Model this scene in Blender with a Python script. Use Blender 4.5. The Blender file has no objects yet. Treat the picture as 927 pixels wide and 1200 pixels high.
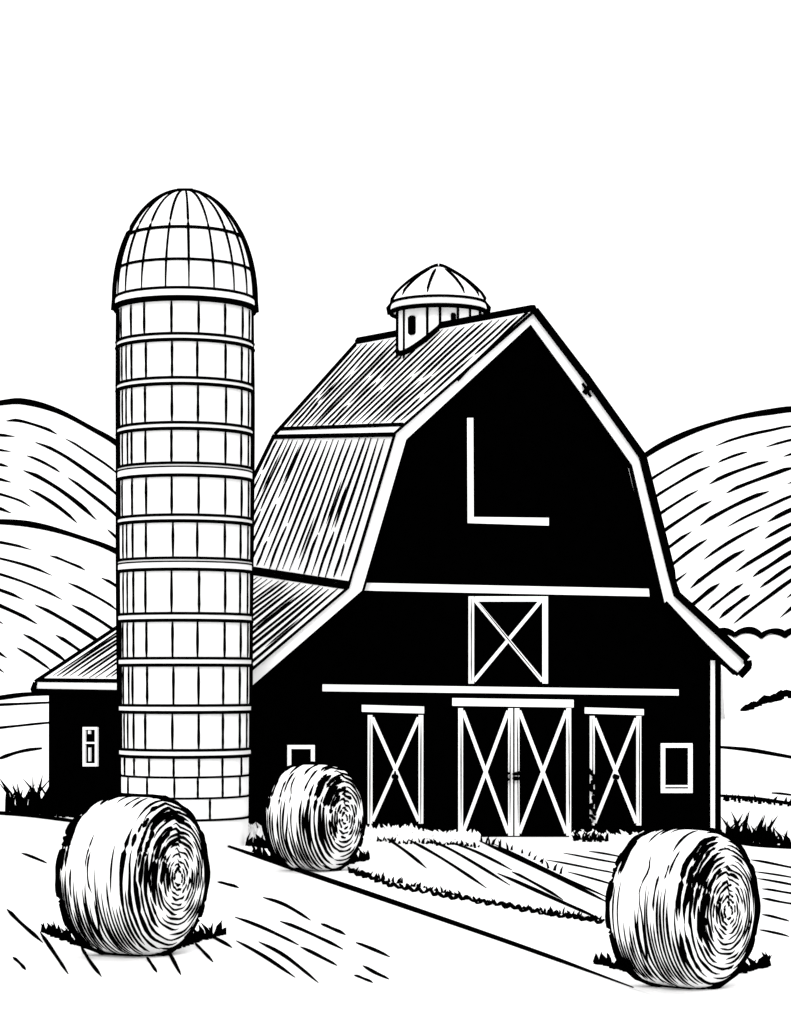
import bpy, math, random
from mathutils import Vector
from mathutils.bvhtree import BVHTree
random.seed(7)
F=2609.0; H=4.14; CX=463.5; CY=800.0
CAM=Vector((0,0,H))
def W(px,py,d): return Vector(((px-CX)*d/F, d, H+(CY-py)*d/F))
def G(px,py): return W(px,py,F*H/(py-CY))

scene=bpy.context.scene
# ---------- materials ----------
def mat(name,c0,c1,scale=3.0):
    m=bpy.data.materials.new(name); m.use_nodes=True
    nt=m.node_tree; nt.nodes.clear()
    out=nt.nodes.new('ShaderNodeOutputMaterial'); b=nt.nodes.new('ShaderNodeBsdfDiffuse')
    n=nt.nodes.new('ShaderNodeTexNoise'); n.inputs['Scale'].default_value=scale
    tc=nt.nodes.new('ShaderNodeTexCoord'); nt.links.new(tc.outputs['Object'],n.inputs['Vector'])
    r=nt.nodes.new('ShaderNodeValToRGB')
    r.color_ramp.elements[0].color=(*c0,1); r.color_ramp.elements[1].color=(*c1,1)
    nt.links.new(n.outputs['Fac'],r.inputs['Fac']); nt.links.new(r.outputs['Color'],b.inputs['Color'])
    nt.links.new(b.outputs['BSDF'],out.inputs['Surface'])
    return m
WHITE=mat('white_paint',(.86,.86,.86),(.90,.90,.90))
FIELD=mat('pale_field',(.86,.86,.86),(.90,.90,.90),.05)
BLACK=mat('black_boards',(0,0,0),(.0003,.0003,.0003))
INK=mat('black_line',(0,0,0),(.0003,.0003,.0003))

# ---------- helpers ----------
def link(o,parent=None):
    scene.collection.objects.link(o)
    if parent: o.parent=parent
    return o
def empty(name):
    e=bpy.data.objects.new(name,None); return link(e)
def mesh_obj(name,v,f,m,parent=None,smooth=False):
    me=bpy.data.meshes.new(name); me.from_pydata([tuple(a) for a in v],[],f); me.materials.append(m)
    me.update()
    if smooth:
        for p in me.polygons: p.use_smooth=True
    return link(bpy.data.objects.new(name,me),parent)
def catmull(p,n=6):
    if len(p)<3:
        a,b=p[0],p[-1]; return [a.lerp(b,i/n) for i in range(n+1)]
    q=[p[0]*2-p[1]]+list(p)+[p[-1]*2-p[-2]]; out=[]
    for i in range(1,len(q)-2):
        for k in range(n):
            t=k/n
            out.append(.5*((2*q[i])+(q[i+1]-q[i-1])*t+(2*q[i-1]-5*q[i]+4*q[i+1]-q[i+2])*t*t+(3*q[i]-q[i-1]-3*q[i+1]+q[i+2])*t**3))
    out.append(p[-1]); return out
class Lines:
    def __init__(s,k=1.22): s.v=[]; s.f=[]; s.k=k*1.12
    def tube(s,pts,rads,n=6,closed=False):
        pts=[Vector(p) for p in pts]; N=len(pts)
        if N<2: return
        if not hasattr(rads,'__len__'): rads=[rads]*N
        base=len(s.v)
        for i,p in enumerate(pts):
            if closed: t=pts[(i+1)%N]-pts[i-1]
            else: t=pts[min(i+1,N-1)]-pts[max(i-1,0)]
            if t.length<1e-9: t=Vector((0,0,1))
            t.normalize()
            up=Vector((0,0,1)) if abs(t.z)<.9 else Vector((0,1,0))
            a=t.cross(up).normalized(); b=a.cross(t)
            for k in range(n):
                g=2*math.pi*k/n; s.v.append(p+(a*math.cos(g)+b*math.sin(g))*rads[i]*s.k)
        for i in range(N if closed else N-1):
            j=(i+1)%N
            for k in range(n):
                l=(k+1)%n
                s.f.append((base+i*n+k,base+i*n+l,base+j*n+l,base+j*n+k))
        if not closed:
            s.f.append(tuple(base+k for k in range(n))[::-1]); s.f.append(tuple(base+(N-1)*n+k for k in range(n)))
    def stroke(s,pts,r,taper=.25,jit=.12):
        N=len(pts); rr=[]
        ph=random.random()*6
        for i in range(N):
            t=i/(N-1); e=min(1,taper+(1-taper)*min(t,1-t)*6)
            rad=r[i] if hasattr(r,'__len__') else r
            rr.append(rad*e*(1+jit*math.sin(ph+t*9)))
        s.tube(pts,rr)
    def obj(s,name,parent=None,m=None): return mesh_obj(name,s.v,s.f,m or INK,parent)
def lathe(prof,c,n=64):
    v=[];f=[]
    for r,z in prof:
        for k in range(n):
            a=2*math.pi*k/n; v.append(Vector((c.x+r*math.cos(a),c.y+r*math.sin(a),z)))
    for i in range(len(prof)-1):
        for k in range(n):
            l=(k+1)%n; f.append((i*n+k,i*n+l,(i+1)*n+l,(i+1)*n+k))
    return v,f
class Solids:
    def __init__(s): s.v=[]; s.f=[]
    def prism(s,poly,back):
        b=len(s.v); n=len(poly); s.v+=list(poly)+[p+back for p in poly]
        s.f.append(tuple(range(b,b+n))); s.f.append(tuple(range(b+2*n-1,b+n-1,-1)))
        for i in range(n):
            j=(i+1)%n; s.f.append((b+i,b+n+i,b+n+j,b+j))
    def obj(s,name,m,parent): return mesh_obj(name,s.v,s.f,m,parent)

# ---------- ground and hills ----------
bv=[];bf=[]
def add_terrain(v,f):
    o=len(bv); bv.extend(v); bf.extend([tuple(i+o for i in t) for t in f])
gv=[Vector((-6000,-200,0)),Vector((6000,-200,0)),Vector((6000,9000,0)),Vector((-6000,9000,0))]
mesh_obj('ground',gv,[(0,1,2,3)],FIELD); add_terrain(gv,[(0,1,2,3)])
def interp(cp,x):
    p=[Vector((a,b,0)) for a,b in cp]; c=catmull(p,10)
    for a,b in zip(c,c[1:]):
        if a.x<=x<=b.x: return a.y+(b.y-a.y)*(x-a.x)/max(1e-6,b.x-a.x)
    return c[0].y if x<c[0].x else c[-1].y
def hill(name,cp,dc,wf):
    e=empty(name); v=[];f=[]; xs=[]; x=cp[0][0]
    while x<=cp[-1][0]: xs.append(x); x+=8
    us=[-1,-.7,-.4,-.15]+[i/14 for i in range(15)]
    for x in xs:
        c=W(x,interp(cp,x),dc)
        for u in us:
            z=c.z*(1-.5*abs(u)-.5*u*u); y=dc-u*wf*dc
            v.append(Vector((c.x,y,max(z,0)-.02-(1.0 if abs(u)==1 else 0))))
    m=len(us)
    for i in range(len(xs)-1):
        for j in range(m-1):
            f.append((i*m+j,(i+1)*m+j,(i+1)*m+j+1,i*m+j+1))
    mesh_obj('hillside',v,f,FIELD,e,True); add_terrain(v,f)
    return e
cpA=[(-520,800),(-400,660),(-250,540),(-100,488),(0,475),(30,474),(70,485),(110,506),(140,525),(200,575),(260,660),(330,740),(420,812)]
cpB=[(-600,812),(-400,690),(-200,630),(-80,613),(0,614),(50,620),(100,634),(140,651),(200,690),(250,745),(300,812)]
cpC=[(560,812),(620,700),(680,600),(750,541),(800,513),(850,495),(900,486),(950,483),(1050,500),(1200,570),(1400,700),(1560,812)]
hA=hill('hill',cpA,700,.3); hB=hill('hill',cpB,420,.25); hC=hill('hill',cpC,560,.3)
tree=BVHTree.FromPolygons([tuple(a) for a in bv],bf)
def R(px,py,limit=None):
    d=W(px,py,1.0)-CAM; h=tree.ray_cast(CAM,d.normalized())
    return h[0]
def land(lines,pp,w,taper=.25,n=8):
    c=catmull([Vector((a,b,0)) for a,b in pp],n); pts=[];rr=[]
    last=None
    for q in c:
        h=R(q.x,q.y)
        if h is None: continue
        if last is not None and abs(h.y-last)>.45*last: break
        last=h.y
        r=w*h.y/F/2; h=h+(CAM-h).normalized()*r*.4+Vector((0,0,r*.4)); pts.append(h); rr.append(r)
    if len(pts)>2: lines.stroke(pts,rr,taper)
def crest(e,cp,dc,w,x0,x1):
    L=Lines(.95); pts=[];rr=[]; x=x0
    while x<=x1:
        r=w*dc/F/2*(.9+.15*math.sin(x*.05)); p=W(x,interp(cp,x),dc)+Vector((0,-r*.5,r*.35)); pts.append(p); rr.append(r); x+=6
    L.tube(pts,rr,8); L.obj('crest_edge',e)
crest(hA,cpA,700,9,-300,330); crest(hB,cpB,420,9,-300,250); crest(hC,cpC,560,9,640,1300)
def furrows(e,cp,xa,xb,K,gap,s0,steep,right,ymax,cover=None):
    L=Lines(1.15)
    for k in range(K):
        x=xa+random.random()*40
        while x<xb:
            ln=random.uniform(35,105); pts=[]
            for i in range(7):
                xx=x+ln*i/6
                if xx>xb: break
                dx=(xb-xx) if right else (xx-xa)
                y=interp(cp,xx)+12+gap*k+(s0+steep*k)*dx
                if cover and y>interp(cover,xx)-8: break
                pts.append((xx,y))
            x+=ln+random.uniform(8,24)
            pts=[p for p in pts if p[1]<ymax]
            if len(pts)>=3: land(L,pts,random.uniform(3.2,4.8),.12,5)
    L.obj('furrow_rows',e)
furrows(hA,cpA,-70,170,11,13,.10,.06,False,800,cpB)
furrows(hB,cpB,-90,170,11,13,.12,.062,False,790)
furrows(hC,cpC,740,1000,17,13,.08,.047,True,732)

# field edges far off
fe=Lines()
for pts,w in [([(-40,824),(0,819),(30,815),(57,814)],5),([(-30,828),(57,824)],3),([(-20,857),(10,853),(57,848)],3.5),([(0,890),(20,883),(48,878)],4),
              ([(846,877),(880,881),(940,891)],5),([(846,934),(885,938),(940,945)],5),([(-30,953),(30,957),(88,964)],5),([(846,984),(885,992),(950,996)],5),
              ([(905,930),(940,934)],3)]:
    land(fe,pts,w,.7)
fe.obj('field_edges')
gl=Lines(1.2)
for pts,w in [
  ([(245,985),(340,1018),(440,1052),(600,1107),(742,1158)],5.5),
  ([(562,986),(630,1018),(712,1058)],4),([(580,990),(650,1025),(712,1052)],3),([(583,1024),(640,1050),(706,1079)],4),
  ([(452,982),(475,998),(500,1018)],3),([(478,984),(520,1008),(570,1041)],3),([(505,986),(535,1000),(598,1038)],3),([(530,988),(560,1000),(600,1020)],3),([(600,1022),(625,1035),(660,1055)],3),
  ([(640,1008),(690,1018),(722,1024)],2.5),([(660,1000),(700,1008),(735,1014)],2.5),([(690,998),(730,1005)],2.5),([(665,1022),(700,1032),(718,1037)],2.5),
  ([(880,1008),(905,1013),(940,1020)],3),([(888,1030),(940,1040)],3),([(893,1042),(940,1050)],3),([(893,1053),(910,1057),(940,1062)],3),([(893,1072),(925,1080)],3),([(890,1090),(925,1098)],3),([(885,1022),(935,1030)],2.5),
  ([(25,1000),(40,1006),(55,1012)],3),([(8,1066),(25,1083),(50,1105)],3.6),([(47,1093),(62,1115),(80,1142)],3.6),([(95,1110),(106,1128),(119,1145)],3.4),([(15,1122),(24,1130),(30,1137)],3),
  ([(255,1034),(280,1041)],3.5),([(308,1052),(335,1062),(364,1079)],3.6),([(376,1083),(405,1096)],3.6),([(275,1075),(312,1090),(350,1108)],3.6),([(328,1080),(362,1094),(402,1113)],3.6),
  ([(417,1105),(436,1113),(457,1122)],3.6),([(245,1096),(272,1111)],3.5),([(277,1103),(310,1122),(346,1146)],3.6),([(303,1104),(335,1122),(373,1152)],3.6),([(352,1110),(395,1132)],3.6),
  ([(196,1112),(212,1143)],3.5),([(425,1132),(440,1141),(456,1148)],3.5),([(415,1143),(437,1152)],3),([(172,1122),(184,1140)],3),([(228,1105),(250,1128)],3)]:
    land(gl,pts,w,.2)
# scribbled verge edge
for k,(a,b) in enumerate([((408,1020),(470,1041)),((468,1040),(560,1056)),((555,1055),(640,1071)),((636,1070),(706,1080))]):
    n=16; pts=[]
    for i in range(n+1):
        t=i/n; pts.append((a[0]+(b[0]-a[0])*t+random.uniform(-2,2), a[1]+(b[1]-a[1])*t+(3 if i%2 else -2)+random.uniform(-1,1)))
    land(gl,pts,3.8,.6,3)
gl.obj('field_furrows')
road=[G(245,986),G(440,1053),G(600,1108),G(742,1159),G(1100,1275),G(1200,1140),G(712,1080),G(560,1056),G(408,1022),G(300,992)]
mesh_obj('dirt_road',[p+Vector((0,0,.004)) for p in road],[tuple(range(len(road)))],FIELD)

# ---------- grass ----------
def blade(L,base,h,lean,r):
    top=base+Vector((lean,0,h)); mid=base.lerp(top,.5)+Vector((-lean*.18,0,h*.06))
    L.tube([base,mid,top],[r,r*.75,r*.08],4)
def grass(name,spans,m):
    L=Lines(1.0)
    for (x0,y0,x1,y1,hmin,hmax,n,w) in spans:
        for i in range(n):
            t=(i+random.random())/n; px=x0+(x1-x0)*t; py=y0+(y1-y0)*t+random.uniform(-1.5,1.5)
            g=G(px,py); s=g.y/F; h=random.uniform(hmin,hmax)*s
            blade(L,g,h,random.uniform(-.6,.6)*h,w*s*random.uniform(.6,1.1)/1.0)
    return L.obj(name,None,m)
grass('grass',[
 (8,951,88,958,8,28,48,2.4),(14,952,64,956,28,48,22,2.6),
 (846,984,935,992,6,22,52,2.4),(855,984,905,990,20,38,22,2.6),(846,938,935,945,4,10,26,2),
 (245,986,320,994,5,18,44,2.4),(440,986,562,993,3,7,44,1.7),(672,985,712,986,6,14,22,2),(610,1000,660,1025,4,12,8,1.8),
 (408,1022,560,1056,3,9,44,2),(560,1056,706,1080,3,9,44,2),(563,986,600,998,5,12,8,1.8),
 (50,1092,100,1112,6,20,26,3.2),(140,1118,200,1117,4,12,18,3),(205,1112,262,1094,6,20,28,3.2),
 (296,1000,330,1012,4,16,20,2.6),(395,1016,432,1008,4,16,22,2.6),(340,1018,390,1021,3,8,14,2.4),
 (696,1128,735,1140,6,18,22,3.2),(860,1143,902,1132,5,18,26,3.2),(760,1154,840,1157,3,8,18,2.5)],INK)
grass('pale_grass',[(290,983,345,984,8,19,110,4.5),(425,981.5,560,983,3,12,110,4.5),(425,982,490,983,6,17,70,5),(668,982,760,983,3,10,50,3.5)],WHITE)

# distant trees: one rounded belt of crowns
tr=empty('distant_trees'); L=Lines(1.0); tv=[];tf=[]
x=848; d=250; s=d/F; lumps=[]
while x<1180:
    r=random.uniform(14,20); lumps.append((x,random.uniform(738,745),r)); x+=r*1.8
def belt_top(px):
    y=775
    for lx,ly,r in lumps:
        q=(px-lx)/(r*1.05)
        if abs(q)<1: y=min(y,ly+r*.85*(1-math.sqrt(1-q*q)))
    return min(y,758)
cols=[836+i*2.0 for i in range(175)]
for px in cols:
    t=W(px,belt_top(px),d)
    for dy,zf in ((-9,0),(-7,.55),(-4,.85),(0,1),(4,.85),(8,0)): tv.append(Vector((t.x,d+dy,t.z*zf-.05)))
for i in range(len(cols)-1):
    for j in range(5): tf.append((i*6+j,(i+1)*6+j,(i+1)*6+j+1,i*6+j+1))
tp=[W(px,belt_top(px),d)+Vector((0,-.35,.2)) for px in cols]
L.tube(tp,[3.6*s*(1+.2*math.sin(i*.35)) for i in range(len(tp))],6)
for lx,ly,r in lumps[:6]:
    pts=[W(lx-r*.35+i*r*.22,ly+16+abs(i-2)*2.2,d-6) for i in range(5)]
    
mesh_obj('crowns',tv,tf,WHITE,tr,True); L.obj('crown_edges',tr)
hg=Lines(1.0)
for i in range(30):
    t=i/29; px=873+62*t; py=831-18*math.sin(t*1.6)+random.uniform(-3,2)
    p=W(px,py,236); s=240/F; rr=random.uniform(3,6)*s
    hg.tube([p+Vector((-rr*1.3,0,-rr*.5)),p,p+Vector((rr*1.3,0,random.uniform(-.6,.4)*rr))],[rr*.25,rr*.75,rr*.2],6)
hg.obj('hedge')

# ---------- barn ----------
barn=empty('barn')
D0=60.0
def Fp(px,py,d=D0):   # point on the gable wall, metres
    s=D0/F; return Vector(((px-CX)*s,d,H+(CY-py)*s))
front=[Fp(290,980),Fp(290,797),Fp(413,692),Fp(470,512),Fp(624,376),Fp(742,545),Fp(782,705),Fp(845,768),Fp(845,980)]
bk=[W(57,953,70.5),W(57,803,70.5),W(255,668,70.5),W(330,520,70.5),W(421,408,70.5)]
sh=bk[4]-front[4]
bk+=[front[i]+Vector((sh.x,sh.y,sh.z*.5)) for i in (5,6,7,8)]
bk[0].z=-.05; bk[8].z=-.05; front[0].z=front[8].z=-.05
n=9
v=front+bk; f=[tuple(range(n)),tuple(range(2*n-1,n-1,-1))]+[(i,n+i,n+(i+1)%n,(i+1)%n) for i in (0,7)]
mesh_obj('walls',v,f,BLACK,barn)
# roof
dR=59.5
rf=[W(275,802,dR),W(408,688,dR),W(463,507,dR),W(625,364,dR),W(751,536,dR),W(791,697,dR),W(874,773,dR)]
rb=[W(42,800,70.8),W(248,663,70.8),W(323,510,70.8),W(420,402,70.8)]
sr=rb[3]-rf[3]; rb+=[rf[i]+Vector((sr.x,sr.y,sr.z*.5)) for i in (4,5,6)]
rv=[];rfc=[]
NS,NT=24,10
for i in range(6):
    a,b,c,d4=rf[i],rf[i+1],rb[i+1],rb[i]
    N=(b-a).cross(d4-a).normalized()
    if N.z<0: N=-N
    o=len(rv)
    for lay in (0,1):
        for p in range(NS+1):
            for q in range(NT+1):
                rv.append(a.lerp(d4,p/NS).lerp(b.lerp(c,p/NS),q/NT)-N*.12*lay)
    M=(NS+1)*(NT+1); ix=lambda l,p,q: o+l*M+p*(NT+1)+q
    for p in range(NS):
        for q in range(NT):
            rfc.append((ix(0,p,q),ix(0,p+1,q),ix(0,p+1,q+1),ix(0,p,q+1))); rfc.append((ix(1,p,q),ix(1,p,q+1),ix(1,p+1,q+1),ix(1,p+1,q)))
    for p in range(NS):
        for q in (0,NT): rfc.append((ix(0,p,q),ix(1,p,q),ix(1,p+1,q),ix(0,p+1,q)))
    for q in range(NT):
        for p in (0,NS): rfc.append((ix(0,p,q),ix(0,p,q+1),ix(1,p,q+1),ix(1,p,q)))
mesh_obj('roof',rv,rfc,WHITE,barn)
def panel(i):
    a,b,c,d4=rf[i],rf[i+1],rb[i+1],rb[i]
    N=(b-a).cross(d4-a).normalized()
    if N.z<0: N=-N
    def P(s,t,off=.02): # s front->back, t top->bottom
        return b.lerp(c,s).lerp(a.lerp(d4,s),t)+N*off
    return P
rl=Lines(); pxm=62/F
for pi,cnt in ((2,22),(1,20),(0,26)):
    P=panel(pi)
    t0=.03; t1=.93 if pi==2 else .965
    for k in range(1,cnt):
        s=k/cnt+random.uniform(-.006,.006); s2=s+random.uniform(-.004,.004)
        cuts=[t0]
        if random.random()<.4: cuts.append(random.uniform(.25,.8))
        cuts.append(t1)
        for a,b in zip(cuts,cuts[1:]):
            a2=a+random.uniform(0,.02); b2=b-random.uniform(0,.025)
            pts=[P(s+(s2-s)*q/10+.0025*math.sin(q*.6+k),a2+(b2-a2)*q/10,.03) for q in range(11)]
            rl.stroke(pts,pxm*random.uniform(1.0,1.45),.35)
        if random.random()<.2:
            a=random.uniform(.05,.6); pts=[P(s+.4/cnt,a+.3*q/4,.03) for q in range(5)]
            rl.stroke(pts,pxm*.8,.2)
def edge(pts,w,name=None): rl.tube(pts,[w/2*p.y/F for p in pts])
P2,P1,P0=panel(2),panel(1),panel(0)
edge([P2(i/8,.94,.04) for i in range(9)],3.5)
edge([P1(i/8,.015,.04) for i in range(9)],4.5)
edge([P1(i/8,.975,.04) for i in range(9)],3.5)
edge([P0(i/8,.01,.04) for i in range(9)],4.5)
edge([P0(i/8,.985,.04) for i in range(9)],4)
edge([rf[3].lerp(rb[3],i/8)+Vector((0,0,.06)) for i in range(9)],7)
edge([rb[3],rb[2]],6); edge([rb[2],rb[1]],6); edge([rb[1],rb[0]],6)
edge([rf[0]+Vector((0,0,-.25)),rb[0]+Vector((-.1,0,-.25))],4)
edge([rb[0],rb[0]+Vector((-.1,0,-.25))],5)
rl.obj('roof_seams',barn)
S=Solids(); S.prism([rf[0]+Vector((.02,0,-.02)),rb[0]+Vector((.02,0,-.02)),rb[0]+Vector((.02,0,-.24)),rf[0]+Vector((.02,0,-.24))],Vector((.12,.05,0)))
S.obj('eave_fascia',WHITE,barn)
# rake boards
def Q(px,py): 
    s=dR/F; return Vector(((px-CX)*s,dR-.05,H+(CY-py)*s))
outer=[(275,802),(408,689),(463,508),(625,366),(689,450),(751,537),(791,698),(874,774)]
inner=[(296,803),(424,692),(476,515),(622,380),(682,462),(741,545),(779,706),(864,789)]
S=Solids()
for i in range(7):
    S.prism([Q(*outer[i]),Q(*outer[i+1]),Q(*inner[i+1]),Q(*inner[i])],Vector((0,.1+.003*i,0)))
S.obj('rake_boards',WHITE,barn)
# soffit: dark underside between the boards and the gable wall
inner2=[(297,806),(426,695),(478,517),(622,383),(680,464),(739,547),(777,708),(862,791)]
S=Solids()
for i in range(7):
    o0,o1,i1,i0=[Vector((p.x,dR+.11,p.z)) for p in (Q(*outer[i]),Q(*outer[i+1]),Q(*inner2[i+1]),Q(*inner2[i]))]
    S.prism([o0.lerp(i0,.35),o1.lerp(i1,.35),i1,i0],Vector((0,.38+.003*i,0)))
S.obj('soffit',BLACK,barn)
rk=Lines(1.1)
def q2(p,o=.1): return Q(*p)-Vector((0,o,0))
def rline(pp,w,tap=.8):
    c=[]
    for a,b in zip(pp,pp[1:]): c+= [q2(a).lerp(q2(b),i/6) for i in range(6)]
    c.append(q2(pp[-1])); rk.tube(c,w/2*dR/F)
rline([outer[0],outer[1],outer[2],(545,436)],3.2); rline([(545,436),outer[3]],3.5)
rline([(x+1.5,y-1.5) for x,y in outer[3:]],8); rline([(875,774),(876,781),(866,792)],8)
rline([(686,440),(693,450),(684,462)],6)
rline([(682,450),(692,466)],3)
rline([(864,791),(845,777),(779,706)],4); rline([(275,802),(296,804)],4)
rline([(536,447),(548,434),(600,383),(618,367)],3)
rk.obj('rake_edges',barn)
# facade trim
S=Solids(); cnt=[0]
def bar(S,poly,th=.05):
    cnt[0]+=1; t=th+.003*cnt[0]*.7
    S.prism([Fp(a,b,D0-t) for a,b in poly],Vector((0,t+.02,0)))
def rect(S,x0,y0,x1,y1,th=.05): bar(S,[(x0,y0),(x1,y0),(x1,y1),(x0,y1)],th)
def diag(S,x0,y0,x1,y1,w,th=.03):
    dx,dy=x1-x0,y1-y0; l=math.hypot(dx,dy); nx,ny=-dy/l*w/2,dx/l*w/2
    bar(S,[(x0+nx,y0+ny),(x1+nx,y1+ny),(x1-nx,y1-ny),(x0-nx,y0-ny)],th)
bar(S,[(547.5,490),(554.5,490),(555,606),(643,607),(643,616),(548,613)])
S.obj('hay_hook_trim',WHITE,barn)
S=Solids()
bar(S,[(423,683),(760,690),(761,699),(423,692)]); bar(S,[(378,802),(795,808),(795,815),(378,810)])
rect(S,832.5,774,837.5,981)
S.obj('trim_boards',WHITE,barn)
def door(name,x0,x1,y0,y1,header,leafs,pw=5.5):
    S=Solids()
    if header: bar(S,[(header[0],header[1]),(header[2],header[1]+2),(header[2],header[3]),(header[0],header[3]-2)])
    for (a,b) in leafs:
        rect(S,a,y0,a+pw,y1); rect(S,b-pw,y0,b,y1)
        diag(S,a+pw,y0+3,b-pw,y1-3,4.2); diag(S,b-pw,y0+3,a+pw,y1-3,4.2)
    S.obj(name,WHITE,barn); return S
door('loft_door',549,642,699,801,None,[(549,642)],6.5)
S=Solids(); rect(S,556,699,636,705); S.obj('loft_lintel',WHITE,barn)
door('side_door',431,496,838,965,(424,826,497,836),[(431,496)])
door('main_door',537,669,830,979,(530,818,672,829),[(537,601),(603,669)])
door('side_door_b',691,751,839,967,(685,829,754,838),[(691,751)])
K=Lines(1.0)
def fl(x0,y0,x1,y1,w): 
    a=Fp(x0,y0,D0-.19);b=Fp(x1,y1,D0-.19); K.stroke([a.lerp(b,i/5) for i in range(6)],w/2*D0/F,.4)
for x in (433.8,493.3,540,597.5,606,666,694,748.5): fl(x,842,x+random.uniform(-.8,.8),964,1.2)
for x in (591,606):
    for dy in (907,912): fl(x-6,dy,x+6,dy+random.uniform(-2,2),4.5)
for x in (463,721): fl(x-4,909,x+4,911,6)
fl(463,903,463,918,3)
fl(560,706,634,797,1.3); fl(552,702,552,798,1.3)
for k in range(16): fl(692+random.uniform(-4,4),900+k*4.5,694+random.uniform(-2,5),906+k*4.5,random.uniform(3,5))
K.obj('door_hardware',barn)
def window(name,x0,y0,x1,y1,w,mull=False):
    S=Solids(); rect(S,x0,y0,x1,y0+w); rect(S,x0,y1-w,x1,y1); rect(S,x0,y0+w,x0+w,y1-w); rect(S,x1-w,y0+w,x1,y1-w); S.obj(name,WHITE,barn)
window('window_frame',774,871,811,929,5)
window('window_frame_b',337,873,369,905,4.5)
S=Solids(); rect(S,779,920,806,922);S.obj('window_sill',WHITE,barn)
# side wall window
a=front[0].copy(); b=bk[0].copy(); a.z=b.z=0; dirw=(b-a).normalized(); nrm=Vector((dirw.y,-dirw.x,0)).normalized()
if nrm.y>0: nrm=-nrm
def SW(px,py,o):
    m=(px-CX)/F
    t=(m*a.y-a.x)/((b.x-a.x)-m*(b.y-a.y)); p=a.lerp(b,t); z=H+(CY-py)*p.y/F
    return Vector((p.x,p.y,z))+nrm*o
S=Solids()
for k,(x0,y0,x1,y1) in enumerate([(98.5,852,101.2,898),(113,852,115.5,898),(101.2,852,113,855),(101.2,894.5,113,898),(101.2,869.5,113,871.5),(105.5,856,107,860),(106,876,107.2,892)]):
    o=.05+.003*k; S.prism([SW(x0,y0,o),SW(x1,y0,o),SW(x1,y1,o),SW(x0,y1,o)],-nrm*(o+.01))
S.obj('side_window_frame',WHITE,barn)
K=Lines(); 
for x0,x1,y,w in ((540,672,981,4),(440,545,983,3),(672,850,980,4)): K.tube([Fp(x0,y,D0-.25),Fp((x0+x1)/2,y+.5,D0-.25),Fp(x1,y,D0-.25)],w/2*D0/F)
K.obj('sill_line',barn)
# cupola
dc=66.1; sc=dc/F; cc=W(514,0,dc)
def zc(y): return H+(CY-y)*sc
prof=[(47*sc,zc(440)),(47*sc,zc(360)),(55*sc,zc(366)),(56.5*sc,zc(362)),(55*sc,zc(357))]
dome=[(r*sc,zc(y)) for r,y in ((54,357),(52.5,351),(49,345),(43,339),(35,332),(27,326),(19,321),(12,317),(7,314.5),(3,313),(.1,312.5))]
v,f=lathe(prof+dome,cc,48); mesh_obj('cupola',v,f,WHITE,barn,False)
K=Lines()
def ring(K,c,r,z,w,dd): K.tube([Vector((c.x+r*math.cos(2*math.pi*k/72),c.y+r*math.sin(2*math.pi*k/72),z)) for k in range(72)],w/2*dd/F,6,True)
ring(K,cc,56*sc,zc(367),4,dc); ring(K,cc,55.5*sc,zc(356),2.6,dc)
view=math.atan2(-cc.y,-cc.x)
def az(deg): return view+math.radians(deg)
pa,pb,pc=rf[2],rf[3],rb[3]; pn=(pb-pa).cross(pc-pa).normalized()
def roofz(x,y): return pa.z-(pn.x*(x-pa.x)+pn.y*(y-pa.y))/pn.z
def ridge_ok(x,y):
    r0,r1=rf[3],rb[3]; return ((r1.x-r0.x)*(y-r0.y)-(r1.y-r0.y)*(x-r0.x))>0
fl_pts=[]
for g in range(-100,101,4):
    A=az(g); x=cc.x+47.5*sc*math.cos(A); y=cc.y+47.5*sc*math.sin(A)
    if ridge_ok(x,y): fl_pts.append(Vector((x,y,roofz(x,y)+.07)))
if len(fl_pts)>2: K.tube(fl_pts,2.6*sc)
for g in (-90,-58,-16,2,28,50,90,130,170,210):
    A=az(g); K.tube([Vector((cc.x+47.3*sc*math.cos(A),cc.y+47.3*sc*math.sin(A),zc(y))) for y in (364,400,440)],(4.5 if abs(g)==90 else 2.4)/2*sc)
for g in (-52,-14,34,62,110,150,200,250):
    A=az(g); pts=[Vector((cc.x+(r+.02)*math.cos(A),cc.y+(r+.02)*math.sin(A),z)) for r,z in dome[1:8]]
    K.stroke(pts,1.4*sc,.3)
for g in (-90,90):
    A=az(g); K.tube([Vector((cc.x+r*math.cos(A),cc.y+r*math.sin(A),z)) for r,z in [(56*sc,zc(368)),(57.5*sc,zc(361))]+dome],3.1*sc)
for g,w,y0,y1 in ((-40,8,376,398),(21,5,374,388)):
    A=az(g); K.tube([Vector((cc.x+47*sc*math.cos(A),cc.y+47*sc*math.sin(A),zc(y))) for y in (y0,y0+2,y1-2,y1)],[w*.3*sc,w*.5*sc,w*.5*sc,w*.3*sc])
K.obj('cupola_edges',barn)
# ---------- silo ----------
silo=empty('grain_silo'); ds=57.0; ss=ds/F; c=W(217,0,ds)
def zs(y): return H+(CY-y)*ss
def rs(y): return (77.5-3.5*(y-360)/600)*ss
bands=[(403,410),(453,460),(504,511),(550,564),(609,616),(658,671),(721,729),(772,780),(826,834),(877,885)]
prof=[(rs(1000),-.1)]
for y0,y1 in reversed(bands):
    prof+=[(rs(y1),zs(y1)),(rs(y1)+.05,zs(y1)+.005),(rs(y0)+.05,zs(y0)-.005),(rs(y0),zs(y0))]
prof+=[(rs(362),zs(362)),(80*ss,zs(363)),(81.5*ss,zs(360)),(81*ss,zs(350))]
dome=[(max(.001,80*ss*math.cos(t)),zs(352)+127*ss*math.sin(t)) for t in [i*math.pi/2/24 for i in range(25)]]
v,f=lathe(prof+dome,c,72); mesh_obj('tower_shell',v,f,WHITE,silo,False)
K=Lines(1.15); view=math.atan2(-c.y,-c.x)
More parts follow.
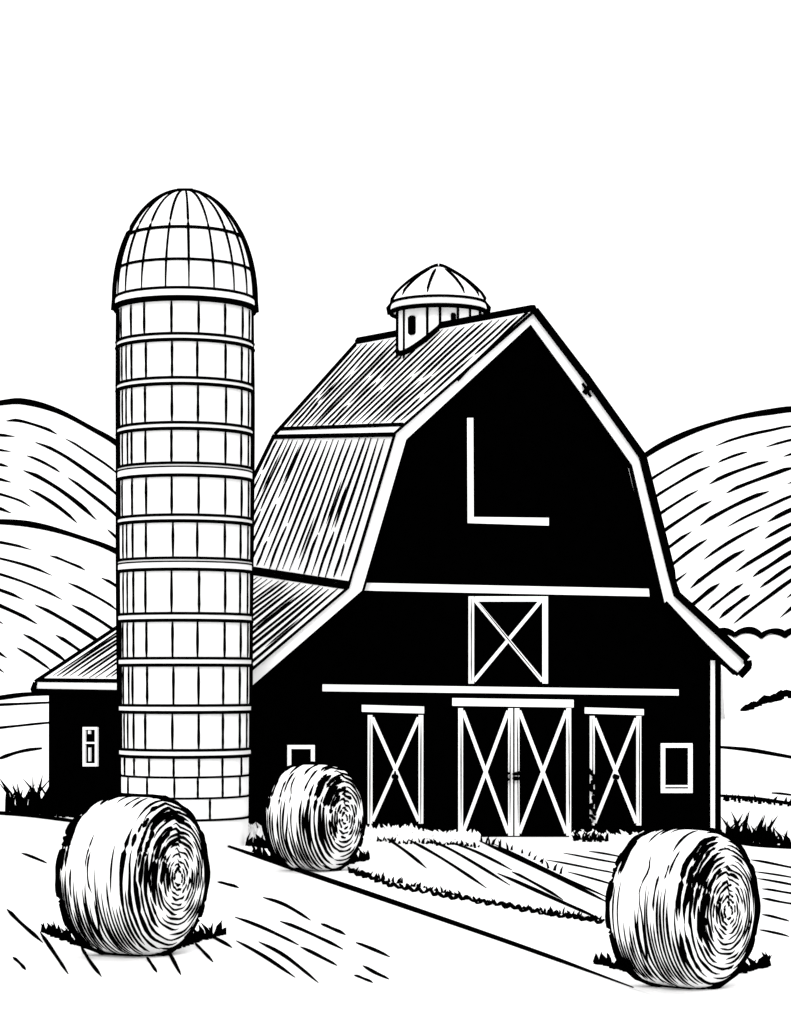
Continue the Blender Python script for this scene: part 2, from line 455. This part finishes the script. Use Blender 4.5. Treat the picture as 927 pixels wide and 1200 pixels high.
for y0,y1 in bands:
    ring(K,c,rs(y0)+.06,zs(y0),2.8,ds); ring(K,c,rs(y1)+.06,zs(y1),3.4,ds)
    if y1-y0>10: ring(K,c,rs(y0)+.06,zs(y0+4),1.5,ds)
ring(K,c,81.5*ss,zs(363),5.5,ds); ring(K,c,81*ss,zs(351),2.8,ds); ring(K,c,rs(905)+.02,zs(908),2.2,ds); ring(K,c,rs(932)+.02,zs(932),2.2,ds); ring(K,c,rs(960)+.02,zs(957),2.4,ds)
def vl(g,y0,y1,w,off=0.015,n=5):
    A=az(g); pts=[Vector((c.x+(rs(y)+off)*math.cos(A),c.y+(rs(y)+off)*math.sin(A),zs(y))) for y in [y0+(y1-y0)*i/n for i in range(n+1)]]
    K.stroke(pts,w/2*ss,.6)
yb=[365]+[q for b in bands for q in b]
secs=[(yb[i],yb[i+1]) for i in range(0,len(yb)-1,2)]
for y0,y1 in secs:
    for g in (-78,-70,-60,-52,-36,-11,11,36,57,72,100,125,150,180,210,235,260):
        w=2.5 if abs(g)<60 else 2.0
        if g in(-78,-60) and random.random()<.3: continue
        vl(g+random.uniform(-1.2,1.2),y0+1,y1-1,w)
for y0,y1,gs in ((885,908,(-70,-52,-34,-10,12,36,60)),(908,932,(-60,-36,-11,11,36,58)),(932,957,(-11,24))):
    for g in gs: vl(g+random.uniform(-2,2),y0,y1,2.2)
for g in (-90,90): vl(g,360,962,6.2 if g<0 else 5.8,.02,20)
def dring(y,w):
    t=math.asin((352-y)/127); ring(K,c,80*ss*math.cos(t)+.02,zs(y),w,ds)
dring(318,2.8); dring(279,3.2)
for g in (-90,-74,-58,-38,-16,3,24,44,62,78,90,120,150,180,210,240):
    A=az(g); e=24 if abs(g)!=90 else 25
    if g in(-74,-58,62,78): e=20
    pts=[Vector((c.x+(r+.02)*math.cos(A),c.y+(r+.02)*math.sin(A),z)) for r,z in dome[:e]]
    if abs(g)==90:
        pts=[Vector((c.x+82*ss*math.cos(A),c.y+82*ss*math.sin(A),zs(365)))]+pts; K.tube(pts,3.6*ss)
    else: K.stroke(pts,1.15*ss,.5)
zt=dome[-1][1]; K.tube([Vector((c.x+i*3*ss,c.y,zt-abs(i)*.02*ss)) for i in range(-3,4)],3.6*ss)
K.obj('hoops_and_staves',silo)

# ---------- hay bales ----------
def hull2(pts):
    idx=sorted(range(len(pts)),key=lambda i:pts[i])
    def half(ids):
        h=[]
        for i in ids:
            while len(h)>1:
                o,a=pts[h[-2]],pts[h[-1]]; b=pts[i]
                if (a[0]-o[0])*(b[1]-o[1])-(a[1]-o[1])*(b[0]-o[0])<=0: h.pop()
                else: break
            h.append(i)
        return h
    lo=half(idx); up=half(idx[::-1]); return lo[:-1]+up[:-1]
def bale(px,ybot,rpx,seed,yaw=122,lw=6.5,dens=1.0):
    rnd=random.Random(seed)
    d=F*H/(ybot-CY); s=d/F; Rr=rpx*s; ctr=W(px,0,d); ctr.z=Rr*1.0
    e=empty('hay_bale')
    be=math.degrees(math.atan2(ctr.x,ctr.y)); bb=math.radians(yaw+be)
    ax=Vector((math.sin(bb),math.cos(bb),0)); e2=Vector((-ax.y,ax.x,0)); up=Vector((0,0,1)); Lh=.66*Rr
    def surf(u,rho,th): return ctr+ax*u*Lh+(up*math.cos(th)+e2*math.sin(th))*rho*Rr
    pq,qq=.54,.42
    def sp(phi,th,o=0.0):
        cu=math.cos(phi); u=math.copysign(abs(cu)**pq,cu); rho=max(0,math.sin(phi))**qq
        return surf(u*(1+o),rho*(1+o),th)
    def phi_u(u): return math.acos(max(-1,min(1,math.copysign(abs(u)**(1/pq),u))))
    def phi_r(r): return math.asin(min(1,r**(1/qq)))
    v=[];f=[];nt=72
    us=[phi_r(r) for r in (0.001,.15,.3,.45,.58,.68,.76,.83,.88,.92)]+[phi_u(u) for u in (.8,.65,.5,.3,.1)]
    us=sorted(us); us=us+[math.pi-q for q in us[::-1]]
    for ph in us:
        for k in range(nt): v.append(sp(ph,2*math.pi*k/nt))
    for i in range(len(us)-1):
        for k in range(nt):
            l=(k+1)%nt; f.append((i*nt+k,i*nt+l,(i+1)*nt+l,(i+1)*nt+k))
    mesh_obj('straw_roll',v,f,WHITE,e,True)
    K=Lines(1.0)
    pr=[((q.x)/q.y,(q.z-H)/q.y) for q in v]; hl=hull2(pr)
    loop=[v[i] for i in hl]
    K.tube(loop,[lw/2*s*(1+.16*math.sin(i*.9)) for i in range(len(loop))],6,True)
    def arc(ph,t0,t1,w,wob=.006):
        n=max(6,int(abs(t1-t0)/6)); pts=[]
        p0=rnd.random()*6
        for i in range(n+1):
            t=math.radians(t0+(t1-t0)*i/n); pts.append(sp(ph+wob*math.sin(p0+i*.6),t,.004))
        K.stroke(pts,w/2*s,.12,.25)
    N=int(28*dens)
    for k in range(N):
        u=.9-1.84*k/(N-1); ph=phi_u(u)
        a=-rnd.uniform(146,168); b=-rnd.uniform(66,112); arc(ph,a,b,rnd.uniform(1.9,2.6),.004)
        if rnd.random()<.22: arc(ph,b+8,b+rnd.uniform(20,45),rnd.uniform(1.6,2.3))
    for k in range(int(16*dens)):
        u=-.95+.36*rnd.random()**1.3; ph=phi_u(u); a=-rnd.uniform(22,88); arc(ph,a,a+rnd.uniform(12,34),rnd.uniform(2.4,5.4),.012)
    for k in range(int(8*dens)):
        u=rnd.uniform(-.5,.6); ph=phi_u(u); a=-rnd.uniform(0,45); arc(ph,a,a+rnd.uniform(12,40),rnd.uniform(1.6,2.8))
    for k in range(int(8*dens)):
        u=rnd.uniform(.72,.93); ph=phi_u(u); a=-rnd.uniform(20,70); arc(ph,a,a+rnd.uniform(10,26),rnd.uniform(2.2,4.8))
    r=.07
    while r<.95:
        t=rnd.uniform(0,360); end=t+360
        while t<end:
            ln=rnd.uniform(30,110)
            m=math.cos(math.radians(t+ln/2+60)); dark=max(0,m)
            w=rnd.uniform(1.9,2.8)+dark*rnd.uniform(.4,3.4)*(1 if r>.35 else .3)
            n=max(5,int(ln/7)); pts=[]
            for i in range(n+1):
                tt=t+ln*i/n; rr=min(.96,r+.05*(tt%360)/360+.006*math.sin(i*1.3))
                pts.append(sp(phi_r(rr),math.radians(tt),.004))
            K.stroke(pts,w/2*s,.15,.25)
            t+=ln+rnd.uniform(6,24)
        r+=(.062 if dens>=1 else .084)+rnd.uniform(-.006,.008)
    for k in range(int(20*dens)):
        t=rnd.gauss(-50,38); r0=rnd.uniform(.5,.93); ln=rnd.uniform(10,30)
        K.stroke([sp(phi_r(r0),math.radians(t+ln*i/5),.005) for i in range(6)],rnd.uniform(1.8,4)/2*s*1.2,.1)
    K.obj('straw_lines',e)
    return e
bale(157,1118,92,3,lw=9)
bale(369,1020,62,5,lw=7.5,dens=.75)
bale(801,1156,92,9,lw=9)

# ---------- camera, sky, sun ----------
cam=bpy.data.cameras.new('camera'); co=bpy.data.objects.new('camera',cam); link(co)
co.location=CAM; co.rotation_euler=(math.radians(90),0,0)
cam.sensor_fit='VERTICAL'; cam.sensor_height=24; cam.lens=F/1200*24; cam.shift_y=(CY-600)/1200; cam.clip_end=20000; cam.clip_start=.1
scene.camera=co
w=bpy.data.worlds.new('World'); scene.world=w; w.use_nodes=True
bg=w.node_tree.nodes['Background']; bg.inputs['Color'].default_value=(1,1,1,1); bg.inputs['Strength'].default_value=1.5
sl=bpy.data.lights.new('sun','SUN'); sl.energy=1.5; sl.angle=math.radians(14); sl.color=(1,.99,.98)
so=bpy.data.objects.new('sun',sl); link(so); so.rotation_euler=(math.radians(50),0,math.radians(-8))
scene.view_settings.view_transform='Standard'; scene.view_settings.look='None'; scene.view_settings.exposure=0
